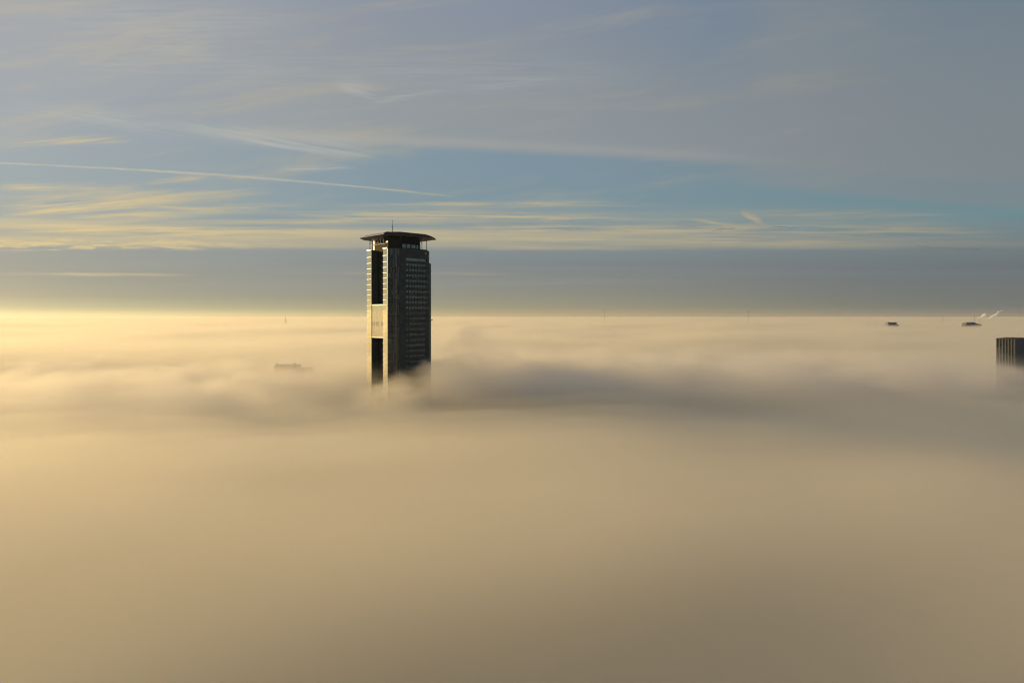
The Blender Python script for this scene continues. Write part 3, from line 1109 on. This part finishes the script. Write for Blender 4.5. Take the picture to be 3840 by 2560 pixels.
# the fan at the left
stroke([(-80, 702), (200, 706), (600, 716)], .006, .85, 31.5, .8, .3)
stroke([(-80, 790), (250, 750), (700, 722)], .013, .6, 32.5, .8, .35)
stroke([(-80, 812), (380, 772), (800, 734)], .008, 1.0, 33.5, .9, .3)
stroke([(300, 765), (600, 744), (1100, 710)], .008, .6, 34.5, .9, .4)
stroke([(520, 766), (680, 778), (880, 796)], .0030, .9, 35.5, 1.2, .35)
stroke([(150, 818), (420, 810), (760, 800)], .0035, 1.0, 36.5, 1.0, .4)
stroke([(300, 800), (700, 790), (1300, 765)], .007, .5, 37.5, .9, .4)
# long level streaks
stroke([(1150, 778), (1700, 768), (2560, 770)], .0040, 1.0, 41.5, .7, .4)
stroke([(900, 800), (1500, 797), (2100, 795)], .0040, .7, 42.5, .7, .4)
stroke([(1000, 818), (1700, 812), (2480, 822)], .0055, 1.2, 43.5, .7, .3)
stroke([(700, 834), (1300, 832), (1900, 838)], .0035, .9, 44.5, .8, .35)
stroke([(-100, 842), (300, 848), (900, 860)], .0030, 1.1, 45.5, .9, .3)
stroke([(-100, 862), (500, 864), (1500, 868)], .0050, 1.2, 46.5, .8, .3)
stroke([(300, 884), (1100, 878), (2100, 868)], .0055, 1.3, 47.5, .7, .3)
stroke([(1340, 703), (1500, 716), (1740, 742)], .0018, .7, 10.5, 1.4, .35)
stroke([(1500, 862), (2100, 858), (2900, 880)], .0075, 1.0, 48.5, .6, .35)
stroke([(1300, 900), (2000, 896), (2600, 905)], .0060, .9, 49.5, .7, .35)
stroke([(1600, 935), (2100, 928), (2700, 940)], .0035, .55, 50.5, .7, .4)
stroke([(2200, 915), (2800, 905), (3500, 925)], .0070, .9, 51.5, .7, .4)
stroke([(2500, 808), (3000, 802), (3800, 815)], .0055, .7, 52.5, .7, .4)
stroke([(2100, 872), (3000, 862), (3960, 885)], .0110, 1.0, 53.5, .6, .35)
# curl on the right
stroke([(2770, 797), (2810, 815), (2870, 840)], .0028, 1.2, 7.5, 1.6, .35, None, .003)
stroke([(2560, 820), (2650, 832), (2780, 850)], .0025, .9, 8.5, 1.4, .35)
# thin warm layers inside the grey bank
stroke([(-100, 1024), (250, 1028), (800, 1032)], .0022, .8, 11.5, .8, .4)
stroke([(900, 1022), (1500, 1026), (2100, 1028)], .0022, .35, 12.5, .8, .4)
colr = mixc(clamp01(1.0 - clear_w) * front, colr, white_c)
colr = mixc(clamp01(1.0 - clear_s) * front, colr, streak_c)
# grey bank texture
gb = ss(0.028, 0.05, Y) * ss(0.1, 0.085, Y)
gt = noise(X * 1.5, Y * 70, 6.1, 5)
colr = mixc(gb * ss(0.4, 0.7, gt) * 0.18 * front, colr, sheet_c)
# below the horizon
sk = nt.nodes.new('ShaderNodeVectorMath')
sk.operation = 'SCALE'
NL.new(sky.outputs[0], sk.inputs[0])
sk.inputs['Scale'].default_value = SKYK
wo = nt.nodes.new('ShaderNodeOutputWorld')
bgs = []
for c_ in (clear_sky, colr):
    n = nt.nodes.new('ShaderNodeBackground')
    n.inputs['Strength'].default_value = 1.0
    NL.new(mixc(mth('ADD', 0.15, 0.0), c_, sk.outputs[0]), n.inputs['Color'])
    bgs.append(n)
ms = nt.nodes.new('ShaderNodeMixShader')
NL.new(clouded.s, ms.inputs[0])
NL.new(bgs[0].outputs[0], ms.inputs[1])
NL.new(bgs[1].outputs[0], ms.inputs[2])
NL.new(ms.outputs[0], wo.inputs['Surface'])
w.cycles.sampling_method = 'MANUAL'
w.cycles.sample_map_resolution = 512

# ------------------------------------------------------------------ render settings
scene.view_settings.view_transform = 'Standard'
scene.view_settings.look = 'None'
scene.view_settings.exposure = 0.0
scene.view_settings.gamma = 1.0
scene.view_settings.use_curve_mapping = False
cy = scene.cycles
cy.max_bounces = 12
cy.diffuse_bounces = 3
cy.glossy_bounces = 4
cy.transmission_bounces = 2
cy.volume_bounces = 8
cy.transparent_max_bounces = 64
cy.caustics_reflective = True
cy.blur_glossy = 0.5
cy.sample_clamp_indirect = 6.0
cy.use_denoising = True
cy.pixel_filter_type = 'BLACKMAN_HARRIS'
cy.filter_width = 1.15
try:
    cy.denoiser = 'OPENIMAGEDENOISE'
except Exception:
    pass
